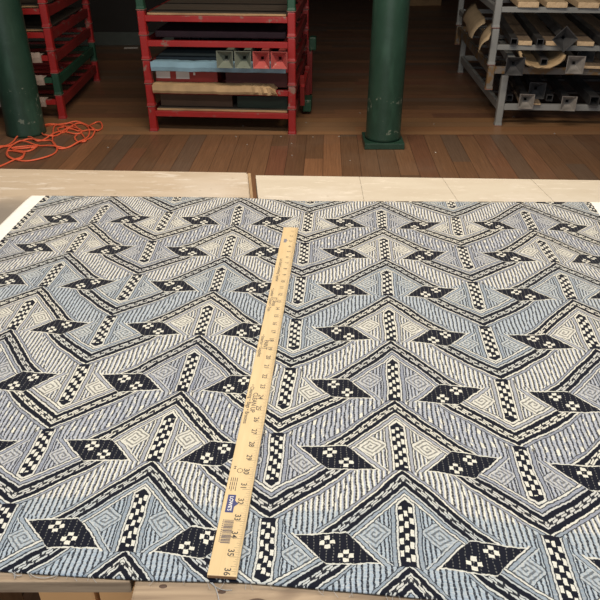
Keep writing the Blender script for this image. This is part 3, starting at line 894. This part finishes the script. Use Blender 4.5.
# ------------------------------------------------------------------ orange extension cord
def floor_path(pts, z=.006):
    return [on(x, y, z) for x, y in pts]
loops = [
 [(-30, 178), (-12, 171), (3, 165), (14, 160.5), (20, 158), (24, 154), (17, 152), (8, 151), (9, 157), (19, 160.6), (32, 160.5), (48, 157), (56, 152), (56.5, 147), (51, 141), (42, 140.5), (31, 139.5), (23, 140.5), (15, 144), (9, 149), (6.5, 154), (9, 158), (14, 159.5), (22, 158.5), (25, 153)],
 [(-30, 158), (-12, 153), (0, 149), (7, 146), (14, 141), (18, 137.5), (24, 136), (31, 138), (37, 141.5), (45, 139), (54, 134.5), (62, 131), (72, 126.5), (80, 124), (86, 125.5), (89, 130), (89, 135), (84, 140), (76, 144.5), (66, 148), (58, 149), (53, 143), (53, 134), (55, 127), (62, 124), (70, 124), (78, 129), (84, 137), (86, 142), (79, 142), (75, 139), (77, 136)],
 [(-30, 155), (-10, 151), (2, 148), (12, 145), (22, 142.5), (35, 145), (46, 146.5), (58, 148), (68, 147.5), (78, 144), (87, 140), (93, 136), (95, 131), (89, 126), (78, 123), (66, 124.5), (54, 124.5), (45, 127), (42, 131), (44, 136), (52, 137), (60, 134), (68, 130), (78, 131), (88, 131), (97, 131.5), (102, 128), (101, 124), (95, 123.2), (90, 126), (93, 130), (98, 131)],
 [(-30, 150), (-8, 148), (4, 146), (16, 149), (28, 148), (38, 145), (33, 150), (24, 151.5), (12, 149), (20, 147), (30, 146), (37, 147), (31, 148)],
 [(42, 128), (50, 125), (60, 126), (68, 129), (62, 133), (58, 130), (64, 127), (74, 128), (82, 132), (76, 134), (66, 133)],
]
cb = MB()
for k, lp in enumerate(loops):
    pts = floor_path(lp); sp = smooth_path(pts, 7)
    n = len(sp)
    for i, q in enumerate(sp): q.z = .006+.0045*(1+math.sin(i*.35+k*2.1))*(.5+.5*(k % 3))
    cb.tube(sp, .0060, 7)
cord = cb.build('extension_cord', ORANGE, None, True); tag(cord, 'tangled orange extension cord piled on the floor by the left column', 'cord')

# lint specks
sp_ = [(291.5, 144), (236, 137), (247, 145), (339, 137), (313, 137.4), (108, 148), (281, 137), (360, 113.5), (434, 124.5), (435.5, 153), (554.5, 134), (513.5, 117), (243, 126.5), (306, 123), (292, 156), (350, 161)]
for i, (x, y) in enumerate(sp_):
    q = on(x, y, 0); b = MB(); r_ = random.uniform(.004, .008)
    b.tube([(-r_, 0, .002), (0, r_*.5, .005), (r_, -r_*.2, .002)], [.001, .0028, .001], 5)
    o = b.build('lint_speck', LINT, None, True, loc=(q.x, q.y, 0)); tag(o, 'small pale lint speck on the wooden floor', 'lint', 'pale lint specks on the floor')

# ------------------------------------------------------------------ light
def area(name, loc, rot, size, power, col):
    l = bpy.data.lights.new(name, 'AREA'); l.shape = 'RECTANGLE'; l.size, l.size_y = size; l.energy = power; l.color = col
    o = bpy.data.objects.new(name, l); COL.objects.link(o); o.location = loc; o.rotation_euler = rot; return o
area('ceiling_lamp_table', (.1, .5, 3.3), (R(0), 0, 0), (2.6, .6), 84, (1, .95, .88))
area('window_light', (-1.0, -3.2, 2.0), (R(76), 0, R(-8)), (4.5, 1.6), 100, (.93, .97, 1.0))
area('ceiling_lamp_aisle', (.1, 3.1, 2.9), (R(4), 0, 0), (3.0, .3), 105, (1, .82, .62))
w = bpy.data.worlds.new('World'); SC.world = w; w.use_nodes = True
w.node_tree.nodes['Background'].inputs[0].default_value = (.55, .6, .7, 1); w.node_tree.nodes['Background'].inputs[1].default_value = .09

cam = bpy.data.cameras.new('Camera'); cam.sensor_width = 36; cam.lens = 36*FPX/600; cam.clip_end = 60; cam.clip_start = .05
co = bpy.data.objects.new('Camera', cam); COL.objects.link(co)
co.location = (0, 0, CAMH); co.rotation_euler = (math.pi/2-PITCH, 0, 0); SC.camera = co
SC.view_settings.view_transform = 'Standard'; SC.view_settings.look = 'None'; SC.view_settings.gamma = 1; SC.view_settings.exposure = 0
SC.view_settings.use_curve_mapping = False
